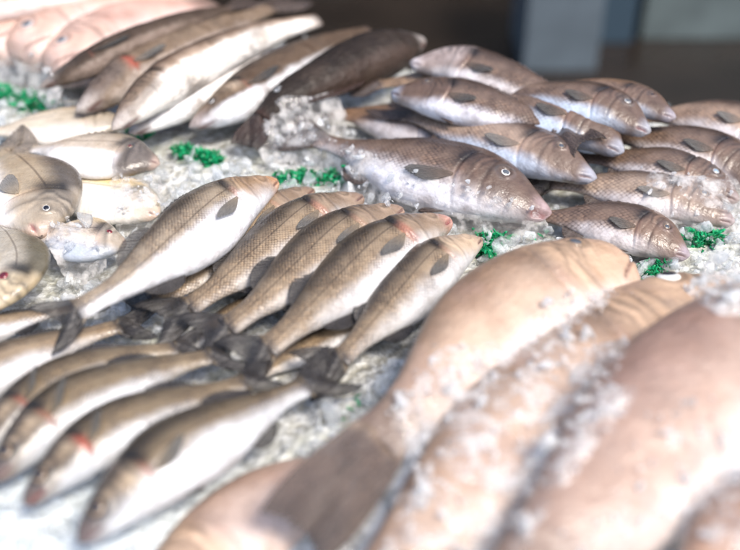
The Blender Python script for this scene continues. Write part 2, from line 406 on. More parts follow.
    def surf(s_, y_):
        """upper flank surface at s_ and y_ (metres)"""
        s_ = np.clip(s_, 0, 1)
        i = [np.interp(s_, s, a) for a in (mid, hh, fw)]
        cth = np.clip((y_-i[0])/i[1], -.98, .98)
        zt = i[2]*(1-cth**2)**.44 + relief(s_, y_/H)*H*np.clip(np.sqrt(1-cth**2)*1.6, 0, 1)
        f = lambda A: np.stack([np.interp(s_, s, A[:, k]) for k in range(3)], -1)
        return f(P0)+f(D)*y_[..., None]+f(B)*zt[..., None], f(D), f(B), f(TT)
    # ---- eye
    if eye:
        er = e_r*L; p, d_, b_, t_ = [a[0] for a in surf(np.array([e_s]), np.array([e_y*H]))]
        # outward normal from neighbours
        pa = surf(np.array([e_s-.015, e_s+.015]), np.array([e_y*H]*2))[0]; pb = surf(np.array([e_s]*2), np.array([(e_y-.06)*H, (e_y+.06)*H]))[0]
        nrm = np.cross(pa[1]-pa[0], pb[1]-pb[0]); nrm /= np.linalg.norm(nrm); nrm *= np.sign(nrm@b_)
        tt = t_-nrm*(t_@nrm); tt /= np.linalg.norm(tt); dd = np.cross(nrm, tt)
        def ball(rad, h, up, name, m, par):
            a = np.linspace(0, np.pi, 17)[:, None]; bb = np.linspace(0, 2*np.pi, 28, endpoint=False)[None]
            G = p+nrm*up+tt*(rad*np.sin(a)*np.cos(bb))[..., None]+dd*(rad*np.sin(a)*np.sin(bb))[..., None]*.94+nrm*(h*np.cos(a)*np.ones_like(bb))[..., None]
            o = new_mesh(name, G-base, grid_faces(17, 28, wrap=True), par, m); return o
        ey = ball(er, er*.42, 0, 'eye', M[eye[0]], root)
        ball(er*.68, er*.20, er*.27, 'pupil', M[eye[1]], ey)
    finc = c['fin']
    def finmesh(name, P, t, colr, mm):
        n, m_, _ = P.shape
        V_, F_ = sheet(P, t)
        uu, vv = np.meshgrid(np.linspace(0, 1, n)*mm, np.linspace(0, 1, m_), indexing='ij')
        uv = np.stack([uu, vv], -1).reshape(-1, 2); uv = np.concatenate([uv, uv])
        cl = np.concatenate([colr.reshape(-1, 3)]*2)
        new_mesh(name, V_-base, F_, root, M['fin'], cl, {'metric': uv, 'fish': uv}); CLOUD.append(V_)
    # ---- tail
    if 'tail' in fins:
        tl, tw, fork = tail or sp['tail']
        pb_ = P0[-1]; dirn = tip-pb_; dlen = np.linalg.norm(dirn); dirn = dirn/dlen
        TLn = dlen
        Dt = D[-1]-dirn*(D[-1]@dirn); Dt /= np.linalg.norm(Dt); Bt = np.cross(dirn, Dt); Bt *= np.sign(Bt@B[-1])
        if tail_roll: Dt, Bt = Dt*math.cos(R(tail_roll))+Bt*math.sin(R(tail_roll)), Bt*math.cos(R(tail_roll))-Dt*math.sin(R(tail_roll))
        n, m_ = 34, 61
        rr_ = np.linspace(0, 1, n)[:, None]; qq = np.linspace(-1, 1, m_)[None]
        ln = TLn*(1-fork*(1-np.abs(qq)**1.3))*(1+.02*r.normal(size=(1, m_))+.015*np.sin(qq*60))
        wid = hh[-1]*.95*(1-rr_)**1.0+tw*H*1.15*(rr_**.8)*(1-.25*rr_**3*(1-fork))
        G = pb_+dirn*(rr_*ln-.012*L)[..., None]+Dt*(qq*wid+mid[-1])[..., None]
        G = G+Bt*(tail_wave*.0007*np.sin(qq*52)*rr_+.003*np.sin(qq*3+r.uniform(0, 6))*rr_**2+.003*np.sin(rr_*5+qq*4))[..., None]
        cl = mixc(finc*1.0, c['flank']*.6, np.broadcast_to(sstep(.14, 0.0, rr_), (n, m_)))
        cl = cl*(1-.35*sstep(.5, 1, rr_*np.ones_like(qq)))[..., None]*(1+.25*nz(G, 200, seed)[..., None])
        finmesh('tail_fin', G, .0016+.0025*(1-rr_)*np.ones_like(qq), cl, 2.0)
    # ---- median fins
    def median(name, s1, s2, hgt, sign, sweep, spiny):
        n, m_ = 14, 46
        a = np.linspace(0, 1, m_)[None]; rr_ = np.linspace(0, 1, n)[:, None]
        hp = (np.sin(np.pi*np.clip(a*.92+.08, 0, 1))**.5)*(1-.55*a)
        if spiny: hp = hp*(.72+.28*np.abs(np.cos(a*np.pi*9)))
        sb = s1+(s2-s1)*a+rr_*0
        f = lambda A: np.stack([np.interp(np.clip(sb, 0, 1), s, A[:, k]) for k in range(3)], -1)
        edge_ = np.interp(sb, s, mid)+sign*np.interp(sb, s, hh)*.985
        hg = hgt*H*hp*rr_
        G = f(P0)+f(D)*(edge_+sign*hg*.75)[..., None]+f(TT)*(sweep*hg)[..., None]-f(B)*(hg*.35*(1-fin_lift))[..., None]+f(B)*(.0012*np.sin(a*np.pi*24)*rr_)[..., None]
        cl = np.broadcast_to(finc, G.shape)*(1+.3*nz(G, 150, seed+7)[..., None])
        finmesh(name, G, .0014, cl, 1.0)
    if 'dorsal' in fins:
        if species in ('bass',):
            median('dorsal_fin', .32, .55, .10, 1, 1.2, True); median('dorsal_fin', .60, .80, .24, 1, .9, False)
        elif species == 'hake':
            median('dorsal_fin', .28, .42, .2, 1, .9, False); median('dorsal_fin', .46, .93, .16, 1, .6, False)
        else:
            median('dorsal_fin', .30, .86, .13, 1, 1.0, True)
    if 'anal' in fins:
        a1, a2 = (.66, .80) if species != 'hake' else (.5, .92)
        median('anal_fin', a1, a2, .22 if species != 'hake' else .16, -1, .9, False)
        if species != 'hake': median('pelvic_fin', .34, .40, .16, -1, 1.6, False)
    if 'pectoral' in fins:
        n, m_ = 22, 31
        ln_, an = pec or (.175, -.22)
        rr_ = np.linspace(0, 1, n)[:, None]; qq = np.linspace(-1, 1, m_)[None]
        s0, y0 = sp['fl'], -.10*H
        w_ = (.06+.30*np.sin(np.clip(rr_, 0, 1)*np.pi*.56))*H*.27
        ll = ln_*L*(1-.5*((1-qq)/2)**1.4-.25*np.clip(qq-.6, 0, 1)**2*4)*(1+.02*np.sin(qq*22))
        al = rr_*ll; y_ = y0+qq*w_+al*an
        s_ = s0+al/L+0*qq
        G, d_, b_, t_ = surf(s_, y_)
        G = G+b_*(.0010+.0012*rr_+fin_lift*.009*L/.4*rr_**2+.0005*np.sin(qq*34)*rr_)[..., None]
        cl = mixc(c['flank'].mean()*.62*np.array([1.03, 1, .95]), c['flank']*.8, np.broadcast_to(sstep(.9, .0, rr_)*.8, G.shape[:2]))*(1+.2*nz(G, 200, seed+9)[..., None])
        finmesh('pectoral_fin', G, .0008, cl, 1.0)
    return root

# ------------------------------------------------------------------ the fish
# path: photo points along the body axis from snout to tail root, last one the tip of the tail; z: height of the axis
UL, UPW, RT = (-1, -1), (0, -1), (1, 0)
GM = 'sea bass laid side by side in the middle row'
BT = dict(fin_lift=.5)
BL = {'belly': (.64, .64, .66), 'flank': (.31, .25, .18)}
fish('bass', 'sea_bass', [(277, 180), (225, 208), (170, 250), (115, 290), (76, 312), (36, 336)], [.062, .075, .082, .078, .07, .055], UL, 26, .235,
     'white-bellied sea bass with orange snout, lying on top at the left of the middle row', GM, col=dict(BL, lip=(.75, .36, .16), head=(.30, .19, .11), yb=.42, yf=.12, yc=.04, yd=-.14), eye=None, belly=.12, op_open=.2, seed=11, tail=(.2, .36, .5))
fish('bass', 'sea_bass', [(314, 189), (275, 212), (230, 250), (185, 285), (152, 302), (108, 314)], [.03, .03, .03, .03, .03, .02], UL, 12, .24,
     'sea bass mostly hidden under the white-bellied one, only a scaled strip showing', GM, eye=None, seed=12)
fish('bass', 'sea_bass', [(363, 196), (318, 218), (262, 258), (215, 290), (188, 308), (140, 330)], [.045, .045, .045, .045, .042, .03], UL, 14, .27,
     'sea bass third from the left in the middle row, garnish behind its snout', GM, eye=None, seed=13, op_open=.3)
fish('bass', 'sea_bass', [(403, 208), (356, 232), (300, 274), (252, 310), (227, 328), (180, 346)], [.05, .05, .05, .05, .045, .03], UL, 14, .275,
     'sea bass third from the right in the middle row, gill cover closed', GM, eye=None, seed=14)
fish('bass', 'sea_bass', [(451, 219), (402, 242), (342, 287), (294, 327), (266, 349), (222, 372)], [.052, .055, .055, .052, .047, .03], UL, 14, .27,
     'sea bass with pink blunt mouth and red gill, second from right in middle row', GM, eye=None, seed=15, op_open=.5, mouth_open=.4, col=dict(lip=(.7, .35, .3)))
fish('bass', 'sea_bass', [(481, 238), (440, 262), (400, 300), (362, 338), (340, 360), (296, 380)], [.04, .045, .045, .042, .04, .025], UL, 18, .255,
     'paler sea bass at the right end of the middle row beside the largest grouper', GM, eye=None, seed=16, col=dict(head=(.5, .38, .27), yc=-.0))
GU = 'sea bass of the lower layer peeping out under the middle row'
fish('bass', 'sea_bass', [(420, 300), (380, 322), (320, 345), (270, 368), (240, 385), (205, 402)], [.012]*6, UL, 10, .19,
     'grey sea bass just visible under the bellies of the two rightmost middle fish', GU, eye=None, seed=17, fins=('tail',))
fish('bass', 'sea_bass', [(290, 285), (250, 308), (205, 335), (165, 352), (140, 360), (105, 366)], [.01]*6, UL, 10, .18,
     'grey sea bass back under the dark tails in the centre of the middle row', GU, eye=None, seed=18, fins=('tail',))
GF = 'sea bass of the front row with heads to the lower left'
EC = ('eye_gold', 'pupil_dark')
FW = dict(belly=(.64, .66, .69), back=(.045, .034, .02), flank=(.20, .15, .09), yf=.0, yc=-.10, yd=-.38, hw=.3, cheek=(.50, .385, .26), head=(.09, .07, .055), lip=(.14, .10, .10))
fish('bass', 'sea_bass', [(-120, 365), (-70, 350), (-20, 333), (35, 317), (75, 308), (110, 300)], .03, UPW, 8, .20,
     'narrow sea bass back at the left edge, topmost of the front row', GF, eye=None, seed=21)
fish('bass', 'sea_bass', [(-120, 430), (-70, 402), (-10, 373), (60, 345), (120, 326), (160, 320)], [.035, .035, .035, .033, .03, .03], UPW, 8, .25,
     'tan sea bass back under the forked tail, head outside the left edge', GF, eye=None, seed=22)
fish('bass', 'sea_bass', [(-30, 462), (10, 420), (60, 382), (125, 358), (178, 348), (215, 342)], [.035, .04, .042, .04, .037, .03], UPW, 10, .23,
     'front row sea bass with its snout cut by the left edge, pink gill showing', GF, eye=EC, seed=23, eye_r=1.5, op_open=.6, fin_lift=1.0, pec=(.14, .5), col=FW)
fish('bass', 'sea_bass', [(-8, 482), (30, 440), (85, 400), (150, 374), (212, 356), (252, 352)], [.04, .045, .048, .046, .042, .03], UPW, 10, .26,
     'third sea bass from the bottom of the front row, snout at the left edge', GF, eye=EC, seed=24, eye_r=1.5, op_open=.3, fin_lift=1.0, pec=(.14, .5), col=FW)
fish('bass', 'sea_bass', [(24, 505), (62, 468), (115, 430), (185, 402), (245, 382), (285, 372)], [.045, .05, .052, .05, .045, .03], UPW, 12, .25,
     'front row sea bass with a bright red gill slit, second from the bottom', GF, eye=EC, seed=25, eye_r=1.5, op_open=1.0, mouth_open=.6, fin_lift=.8, pec=(.12, .5), col=FW)
fish('bass', 'sea_bass', [(78, 542), (120, 500), (178, 455), (245, 418), (306, 386), (348, 366)], [.042, .052, .057, .052, .045, .035], UPW, 20, .275,
     'nearest sea bass at the bottom of the front row with large white belly', GF, eye=EC, seed=26, eye_r=1.5, op_open=.3, pec=(.15, .1), col=dict(FW, yc=.06, yd=-.22))

GG = 'large tan groupers in the right foreground'
fish('grouper', 'grouper', [(622, 266), (560, 296), (485, 350), (425, 402), (378, 440), (286, 545)], [.055, .066, .070, .068, .066, .052], UL, 20, .37,
     'largest tan grouper, its broad grey-brown tail fin pointing to the bottom', GG, eye=('eye_gold', 'pupil_cloud'), eye_s=.165, eye_y=.23, eye_r=1.1, seed=31, fins=('tail',), tail=(.25, .25, .13))
fish('grouper', 'grouper', [(738, 300), (675, 322), (600, 372), (520, 440), (430, 535), (340, 640), (290, 710)], [.035, .045, .045, .045, .045, .04, .02], UL, 16, .24,
     'tan grouper half buried in ice, white-rimmed eye bulging at its top edge', GG, eye=('eye_white', 'pupil_dark'), seed=32, fins=(), eye_s=.135, eye_y=.27, eye_r=.9,
     col=dict(flank=(.47, .33, .24), belly=(.60, .49, .43)))
fish('grouper', 'grouper', [(850, 305), (765, 362), (670, 440), (575, 530), (490, 620), (400, 720)], [.055, .07, .075, .07, .06, .04], UL, 22, .31,
     'brownish pink grouper cut off by the right edge, whitish belly speckled with ice', GG, eye=None, seed=33, fins=(),
     col=dict(back=(.26, .165, .13), flank=(.43, .31, .25), belly=(.58, .51, .48)))
fish('grouper', 'grouper', [(140, 640), (195, 580), (260, 524), (330, 482), (400, 450), (450, 430)], [-.012]*6, UL, 5, .34,
     'pinkish grouper lying underneath the grey-brown tail fin at the bottom edge', GG, eye=None, seed=34, fins=(),
     col=dict(back=(.40, .28, .22), flank=(.52, .40, .34), belly=(.62, .52, .48)))
fish('grouper', 'grouper', [(840, 480), (790, 520), (740, 560), (700, 600), (670, 640), (640, 680)], .075, UL, 15, .40,
     'tan grouper back just entering the bottom right corner', GG, eye=None, seed=35, fins=(), col=dict(back=(.32, .20, .14), flank=(.42, .28, .21)))

GS = 'brown snappers piled up behind the ice on the right'
BLUE = dict(belly=(.46, .53, .64), lip=(.50, .56, .68))
SE = ('eye_gold', 'pupil_cloud')
fish('snapper', 'snapper', [(552, 213), (505, 198), (440, 178), (370, 156), (318, 140), (270, 128)], [.035, .045, .052, .05, .045, .03], UPW, 16, .34,
     'snapper with open pink-lipped mouth, ice heaped against its belly', GS, eye=('eye_white', 'pupil_cloud'), seed=41, mouth_open=1.0,
     col=dict(lip=(.72, .55, .58), yc=-.0, belly=(.74, .74, .78)), eye_r=.85, pec=(.17, -.4))
fish('snapper', 'snapper', [(597, 178), (555, 163), (505, 147), (450, 130), (410, 116), (378, 102)], [.06, .066, .068, .066, .064, .06], UPW, 14, .31,
     'pale-jawed snapper just behind the one with the open pink mouth', GS, eye=SE, seed=42, col=dict(BLUE, flank=(.34, .25, .19), yb=.40, yf=.05), eye_r=.8)
fish('snapper', 'snapper', [(391, 92), (430, 98), (475, 106), (525, 116), (560, 127), (592, 148)], [.10, .10, .10, .098, .095, .09], UPW, 14, .35,
     'snapper facing left across the pile, its head over the pale-jawed snapper', GS, eye=SE, seed=43, col=dict(BLUE, belly=(.66, .66, .72)), eye_r=.7)
fish('snapper', 'snapper', [(410, 62), (450, 66), (495, 78), (545, 90), (580, 98), (615, 106)], [.11, .11, .108, .106, .10, .09], UPW, 14, .33,
     'hindmost snapper facing left, pinkish white head against the dark background', GS, eye=None, seed=44, col=dict(lip=(.7, .66, .68), head=(.42, .35, .33), belly=(.7, .66, .66)))
fish('snapper', 'snapper', [(624, 152), (590, 132), (545, 116), (500, 104), (465, 97), (430, 92)], [.075, .085, .09, .088, .085, .08], UPW, 12, .38,
     'snapper with rounded forehead and small chin under the blue-white jawed one', GS, eye=('eye_gold', 'pupil_dark'), seed=45, col=BLUE)
fish('snapper', 'snapper', [(651, 132), (618, 116), (575, 103), (530, 93), (495, 88), (460, 84)], [.095, .105, .108, .106, .10, .095], UPW, 10, .38,
     'snapper high on the pile with a bright blue-white jaw facing right', GS, eye=('eye_grey', 'pupil_cloud'), seed=46, mouth_open=.3, col=dict(BLUE, lip=(.62, .68, .78)))
fish('snapper', 'snapper', [(676, 118), (645, 106), (605, 96), (565, 90), (530, 86), (500, 82)], [.105, .11, .11, .108, .10, .1], UPW, 10, .32,
     'snapper at the back of the pile with a lilac white chin facing right', GS, eye=('eye_gold', 'pupil_dark'), seed=47, col=dict(BLUE, lip=(.62, .60, .70), back=(.2, .12, .07)), eye_r=.7)
fish('snapper', 'snapper', [(790, 160), (760, 138), (715, 122), (670, 116), (640, 118), (610, 122)], [.05, .06, .065, .06, .05, .045], UPW, 12, .42,
     'pale brown snapper back at the far right edge, hindmost there', GS, eye=None, seed=48, col=dict(flank=(.30, .21, .15)))
fish('snapper', 'snapper', [(768, 190), (725, 164), (680, 148), (635, 138), (600, 136), (565, 132)], [.045, .055, .062, .06, .055, .05], UPW, 12, .38,
     'snapper at the right edge just behind the blue-eyed one', GS, eye=('eye_grey', 'pupil_dark'), seed=49)
fish('snapper', 'snapper', [(740, 200), (700, 182), (655, 168), (612, 160), (580, 158), (550, 156)], [.035, .045, .052, .05, .045, .04], UPW, 14, .37,
     'snapper with a clear blue eye near the right edge', GS, eye=('eye_grey', 'pupil_blue'), seed=50, col=dict(lip=(.55, .48, .47)))
fish('snapper', 'snapper', [(735, 222), (690, 206), (640, 194), (590, 186), (550, 184), (515, 182)], [.025, .032, .036, .034, .03, .03], UPW, 16, .34,
     'greyish snapper with coarse scale rows just behind the dark-headed front snapper', GS, eye=('eye_gold', 'pupil_cloud'), seed=51, col=dict(flank=(.33, .25, .19), head=(.24, .17, .13), lip=(.52, .46, .48)))
fish('snapper', 'snapper', [(690, 256), (650, 238), (605, 224), (565, 218), (535, 216), (500, 214)], [.02, .028, .032, .03, .025, .02], UPW, 14, .40,
     'dark-headed snapper nearest the groupers, its lilac lips beside green garnish', GS, eye=('eye_gold', 'pupil_cloud'), seed=52, col=dict(head=(.17, .105, .07), lip=(.52, .47, .56)))
fish('snapper', 'snapper', [(480, 150), (440, 136), (400, 124), (360, 116), (330, 114), (290, 112)], [.03, .035, .036, .034, .03, .025], UPW, 12, .40,
     'reddish brown snapper back surrounded by ice, left of the pile', GS, eye=None, seed=53, fins=('tail',), col=dict(flank=(.26, .16, .10)))
fish('snapper', 'snapper', [(520, 100), (480, 92), (440, 85), (405, 82), (380, 84), (350, 86)], [.07, .075, .078, .075, .07, .06], UPW, 12, .38,
     'tan snapper body under the two snappers that face left', GS, eye=None, seed=54, fins=('dorsal', 'tail'), col=dict(flank=(.28, .19, .12)))

GH = 'long slender fish with mottled backs lying at the back left'
fish('hake', 'long_fish', [(38, 88), (85, 66), (138, 40), (188, 20), (230, 8), (262, -4)], [.075, .10, .115, .12, .115, .10], UPW, 8, .14,
     'dark brown long fish lying beside the pale pink fish', GH, eye=None, seed=61, col=dict(flank=(.065, .044, .03), belly=(.2, .15, .12), back=(.03, .02, .014), head=(.06, .045, .035)))
fish('hake', 'long_fish', [(76, 112), (118, 84), (170, 56), (226, 27), (270, 8), (300, -4)], [.06, .075, .085, .09, .09, .085], UPW, 10, .18,
     'tan long fish between the dark brown one and the white-bellied one', GH, eye=None, seed=62, fin_lift=1.0, pec=(.14, -.3), col=dict(flank=(.20, .145, .10), belly=(.4, .34, .3), head=(.12, .095, .085)), op_open=1)
fish('hake', 'long_fish', [(112, 130), (150, 95), (205, 62), (262, 36), (318, 20), (345, 14)], [.085, .10, .105, .105, .10, .095], UPW, 24, .15,
     'long fish with broad white belly on top of the back row', GH, eye=None, seed=63, fins=('dorsal',), col=dict(yc=.10, yd=-.08, belly=(.74, .70, .65), flank=(.36, .27, .20), back=(.10, .065, .045)))
fish('hake', 'long_fish', [(128, 134), (165, 112), (205, 90), (250, 66), (290, 48), (320, 38)], [.05, .06, .065, .066, .065, .06], UPW, 22, .16,
     'second white belly tucked just below the broad white-bellied long fish', GH, eye=None, seed=64, fins=(), col=dict(yc=.24, yd=.1, belly=(.9, .88, .86), flank=(.5, .38, .3)))
fish('hake', 'long_fish', [(189, 128), (225, 108), (270, 78), (320, 50), (370, 32), (398, 24)], [.045, .06, .07, .078, .08, .075], UPW, 16, .19,
     'mottled long fish with a pale head, staring dark eye and white chin', GH, eye=('eye_white', 'pupil_dark'), seed=65, eye_r=.8, eye_y=.12, fins=('dorsal', 'pectoral'), col=dict(head=(.22, .155, .10), cheek=(.5, .4, .3), belly=(.72, .73, .76), lip=(.5, .46, .48), yc=-.22, hw=1.0))
fish('hake', 'long_fish', [(425, 40), (375, 56), (325, 78), (285, 98), (262, 118), (243, 150)], [.085, .088, .085, .075, .06, .03], UPW, 10, .25,
     'almost black long fish, rightmost of its row, thin tail curving down on ice', GH, eye=None, seed=66, fins=('dorsal', 'anal', 'tail'), tail=(.12, .28, .1), col=dict(flank=(.025, .017, .012), belly=(.05, .032, .024), gill=0, back=(.012, .008, .006), head=(.03, .02, .015), fin=(.035, .018, .013)))
fish('hake', 'long_fish', [(150, 122), (185, 102), (225, 84), (262, 68), (300, 52), (330, 44)], [.03, .035, .04, .04, .04, .04], UPW, 8, .2,
     'small grey brown head wedged between the white belly and the pale-headed fish', GH, eye=('eye_grey', 'pupil_dark'), seed=67, fins=(), col=dict(flank=(.12, .09, .07), belly=(.36, .34, .34), head=(.1, .08, .07)))

GB = 'pale breams on the left'
fish('bream', 'bream', [(160, 164), (138, 160), (105, 156), (65, 152), (32, 149), (0, 140)], [.055, .06, .06, .058, .05, .045], UPW, 8, .50,
     'pale tan bream with grey head facing right, uppermost of the left group', GB, eye=('eye_gold', 'pupil_red'), seed=71, fins=('dorsal', 'tail'), eye_r=.9, eye_s=.22, col=dict(yc=.0, yd=-.15, hs=.97, hy=-.22, head=(.12, .10, .085), flank=(.50, .42, .33)))
fish('bream', 'bream', [(42, 236), (36, 212), (26, 190), (12, 168), (0, 152), (-12, 140)], [.05, .055, .058, .055, .05, .045], RT, 6, .56,
     'grey-backed bream pointing down at the left edge with white jaw', GB, eye=('eye_grey', 'pupil_dark'), seed=72, fins=('pectoral', 'tail'), col=dict(back=(.10, .085, .07), flank=(.40, .32, .22), yb=.34, yf=.10), mouth_open=.3)
fish('bream', 'bream', [(158, 216), (130, 205), (100, 198), (68, 192), (40, 188), (10, 185)], .03, UPW, 8, .50,
     'white bream with a yellow streak, partly under ice between the other breams', GB, eye=None, seed=73, fins=('dorsal',), col=dict(back=(.74, .55, .22), flank=(.66, .54, .32), belly=(.74, .72, .68), head=(.5, .44, .36), yc=.2, yd=.0))
fish('bream', 'bream', [(127, 244), (112, 242), (88, 240), (58, 238), (32, 236), (5, 232)], [.036, .042, .045, .042, .04, .03], UPW, 10, .62,
     'small bream with reddish eye facing right, ice on its cheek', GB, eye=('eye_red', 'pupil_red'), seed=74, fins=('tail',), eye_r=1.3, eye_s=.18, col=dict(back=(.6, .48, .3), flank=(.56, .48, .40), belly=(.42, .47, .55)))
fish('bream', 'bream', [(-12, 312), (0, 292), (8, 270), (4, 246), (-8, 224), (-22, 206)], [.045, .052, .055, .052, .05, .04], RT, 6, .50,
     'olive-backed bream with a big red eye at the left edge', GB, eye=('eye_red', 'pupil_red'), seed=75, fins=('pectoral',), eye_r=1.5, eye_y=.05, eye_s=.22, col=dict(back=(.12, .105, .07), flank=(.46, .42, .35), belly=(.8, .76, .70), head=(.55, .45, .30), yb=.36, yf=.1))
fish('bream', 'bream', [(125, 124), (95, 124), (60, 127), (20, 130), (-15, 132), (-40, 134)], .03, UPW, 8, .45,
     'yellowish pale bream hindmost of the left group, near the green garnish', GB, eye=None, seed=76, fins=('dorsal',), col=dict(back=(.42, .34, .22), flank=(.55, .48, .38), belly=(.66, .62, .58)))

GP = 'pale pink fish at the back left'
PK = dict(back=(.50, .22, .14), flank=(.58, .37, .30), belly=(.70, .58, .54), head=(.52, .36, .29), lip=(.6, .45, .40), yb=.46, yf=.2)
fish('grouper', 'pink_fish', [(50, 74), (78, 58), (122, 38), (172, 20), (215, 4), (250, -12)], [.05, .06, .065, .07, .07, .07], UPW, 14, .42,
     'pale pink fish whose head is nearest the dark brown long fish', GP, eye=('eye_grey', 'pupil_cloud'), seed=81, fins=(), col=PK, eye_r=1.25, eye_y=.12)
fish('grouper', 'pink_fish', [(20, 60), (48, 40), (95, 22), (145, 6), (195, -10), (235, -24)], [.06, .07, .075, .08, .08, .08], UPW, 14, .42,
     'pale pink fish in the middle of the pink group', GP, eye=('eye_grey', 'pupil_cloud'), seed=82, fins=(), col=PK, eye_r=1.25, eye_y=.12)
fish('grouper', 'pink_fish', [(-18, 54), (10, 36), (55, 16), (105, 0), (150, -14), (190, -28)], [.06, .07, .075, .08, .08, .08], UPW, 14, .42,
     'pale pink fish with its head at the left edge', GP, eye=('eye_grey', 'pupil_cloud'), seed=83, fins=(), col=PK, eye_r=1.25, eye_y=.12)
fish('grouper', 'pink_fish', [(-60, 20), (10, 6), (80, -6), (140, -18), (190, -28), (230, -36)], [.12, .125, .13, .13, .13, .13], UPW, 10, .15,
     'pinkish white long body along the top edge above the pink group', GP, eye=None, seed=84, fins=(), col=dict(PK, flank=(.78, .66, .64)))

# ------------------------------------------------------------------ height field of everything laid out so far
GX0, GY0, GS_, NX, NY = -1.3, .25, .004, 700, 650
HF = np.full((NX, NY), -1.0)
pts = np.concatenate(CLOUD)
ix = ((pts[:, 0]-GX0)/GS_).astype(int); iy = ((pts[:, 1]-GY0)/GS_).astype(int)
ok = (ix > 0) & (ix < NX-1) & (iy > 0) & (iy < NY-1)
for dx in (0, 1):
    for dy in (0, 1): np.maximum.at(HF, (ix[ok]+dx-0, iy[ok]+dy-0), pts[ok, 2])
def hf(x, y):
    i = np.clip(((x-GX0)/GS_).astype(int), 0, NX-1); j = np.clip(((y-GY0)/GS_).astype(int), 0, NY-1); return HF[i, j]

# table outline seen from above; its far edge runs along the line the photograph shows
fa = at(-60, -75, .0); fb = at(300, 45, .0); fc = at(470, 84, .0); fd_ = at(800, 136, .0)
far_x = np.array([-3, fa[0], fb[0], fc[0], fd_[0], 2.0]); far_y = np.array([fa[1], fa[1], fb[1], fc[1], fd_[1], fd_[1]-.15])
def far_edge(x): return np.interp(x, far_x, far_y)

def bedz(x, y):
    v = np.stack([x, y, x*0], -1)
    return .004+.006*nz(v, 22, 3)+.003*nz(v, 90, 4)+.004*np.maximum(0, nz(v, 9, 5))

# ------------------------------------------------------------------ ice
def ice_material(name, glass=.3, cloud=.3, tr_col=(.97, .985, 1, 1), white=(.90, .92, .93, 1)):
    m, nt, out = mat(name); b = NB(nt)
    obj = b.n('ShaderNodeTexCoord').outputs['Object']
    bp = b.n('ShaderNodeBump'); bp.inputs['Strength'].default_value = .7; bp.inputs['Distance'].default_value = .0016
    b.inp(bp.inputs['Height'], b.noise(obj, 170, 4, .6))
    g = b.n('ShaderNodeBsdfRefraction'); g.inputs['IOR'].default_value = 1.12; g.inputs['Roughness'].default_value = .03; b.inp(g.inputs['Color'], (.99, 1, 1, 1)); b.inp(g.inputs['Normal'], bp.outputs[0])
    t = b.n('ShaderNodeBsdfTransparent'); b.inp(t.inputs[0], tr_col)
    s1 = b.n('ShaderNodeMixShader'); s1.inputs[0].default_value = 1-glass; b.inp(s1.inputs[1], g.outputs[0]); b.inp(s1.inputs[2], t.outputs[0])
    d = b.n('ShaderNodeBsdfDiffuse'); b.inp(d.inputs[0], white); b.inp(d.inputs['Normal'], bp.outputs[0])
    tr = b.n('ShaderNodeBsdfTranslucent'); b.inp(tr.inputs[0], white)
    s2 = b.n('ShaderNodeMixShader'); s2.inputs[0].default_value = .5; b.inp(s2.inputs[1], d.outputs[0]); b.inp(s2.inputs[2], tr.outputs[0])
    s3 = b.n('ShaderNodeMixShader')
    b.inp(s3.inputs[0], b.ss(b.noise(obj, 48, 4, .6), .40, .66, cloud*.25, min(.95, cloud*2.2))); b.inp(s3.inputs[1], s1.outputs[0]); b.inp(s3.inputs[2], s2.outputs[0])
    gl = b.n('ShaderNodeBsdfGlossy'); gl.inputs['Roughness'].default_value = .04; b.inp(gl.inputs['Normal'], bp.outputs[0])
    fr = b.n('ShaderNodeFresnel'); fr.inputs[0].default_value = 1.33; b.inp(fr.inputs['Normal'], bp.outputs[0])
    geo = b.n('ShaderNodeNewGeometry')
    s4 = b.n('ShaderNodeMixShader'); b.inp(s4.inputs[0], b.math('MULTIPLY', fr.outputs[0], b.math('SUBTRACT', 1.0, geo.outputs['Backfacing']))); b.inp(s4.inputs[1], s3.outputs[0]); b.inp(s4.inputs[2], gl.outputs[0])
    nt.links.new(s4.outputs[0], out.inputs[0]); return m
M['ice'] = ice_material('ice_lumps', .4, .30, tr_col=(1, 1, 1, 1))
M['slush'] = ice_material('ice_slush', .0, .28, tr_col=(1, 1, 1, 1), white=(.94, .93, .92, 1))
M['melt'] = ice_material('ice_melt', .0, .27, tr_col=(1, 1, 1, 1), white=(.94, .92, .9, 1))

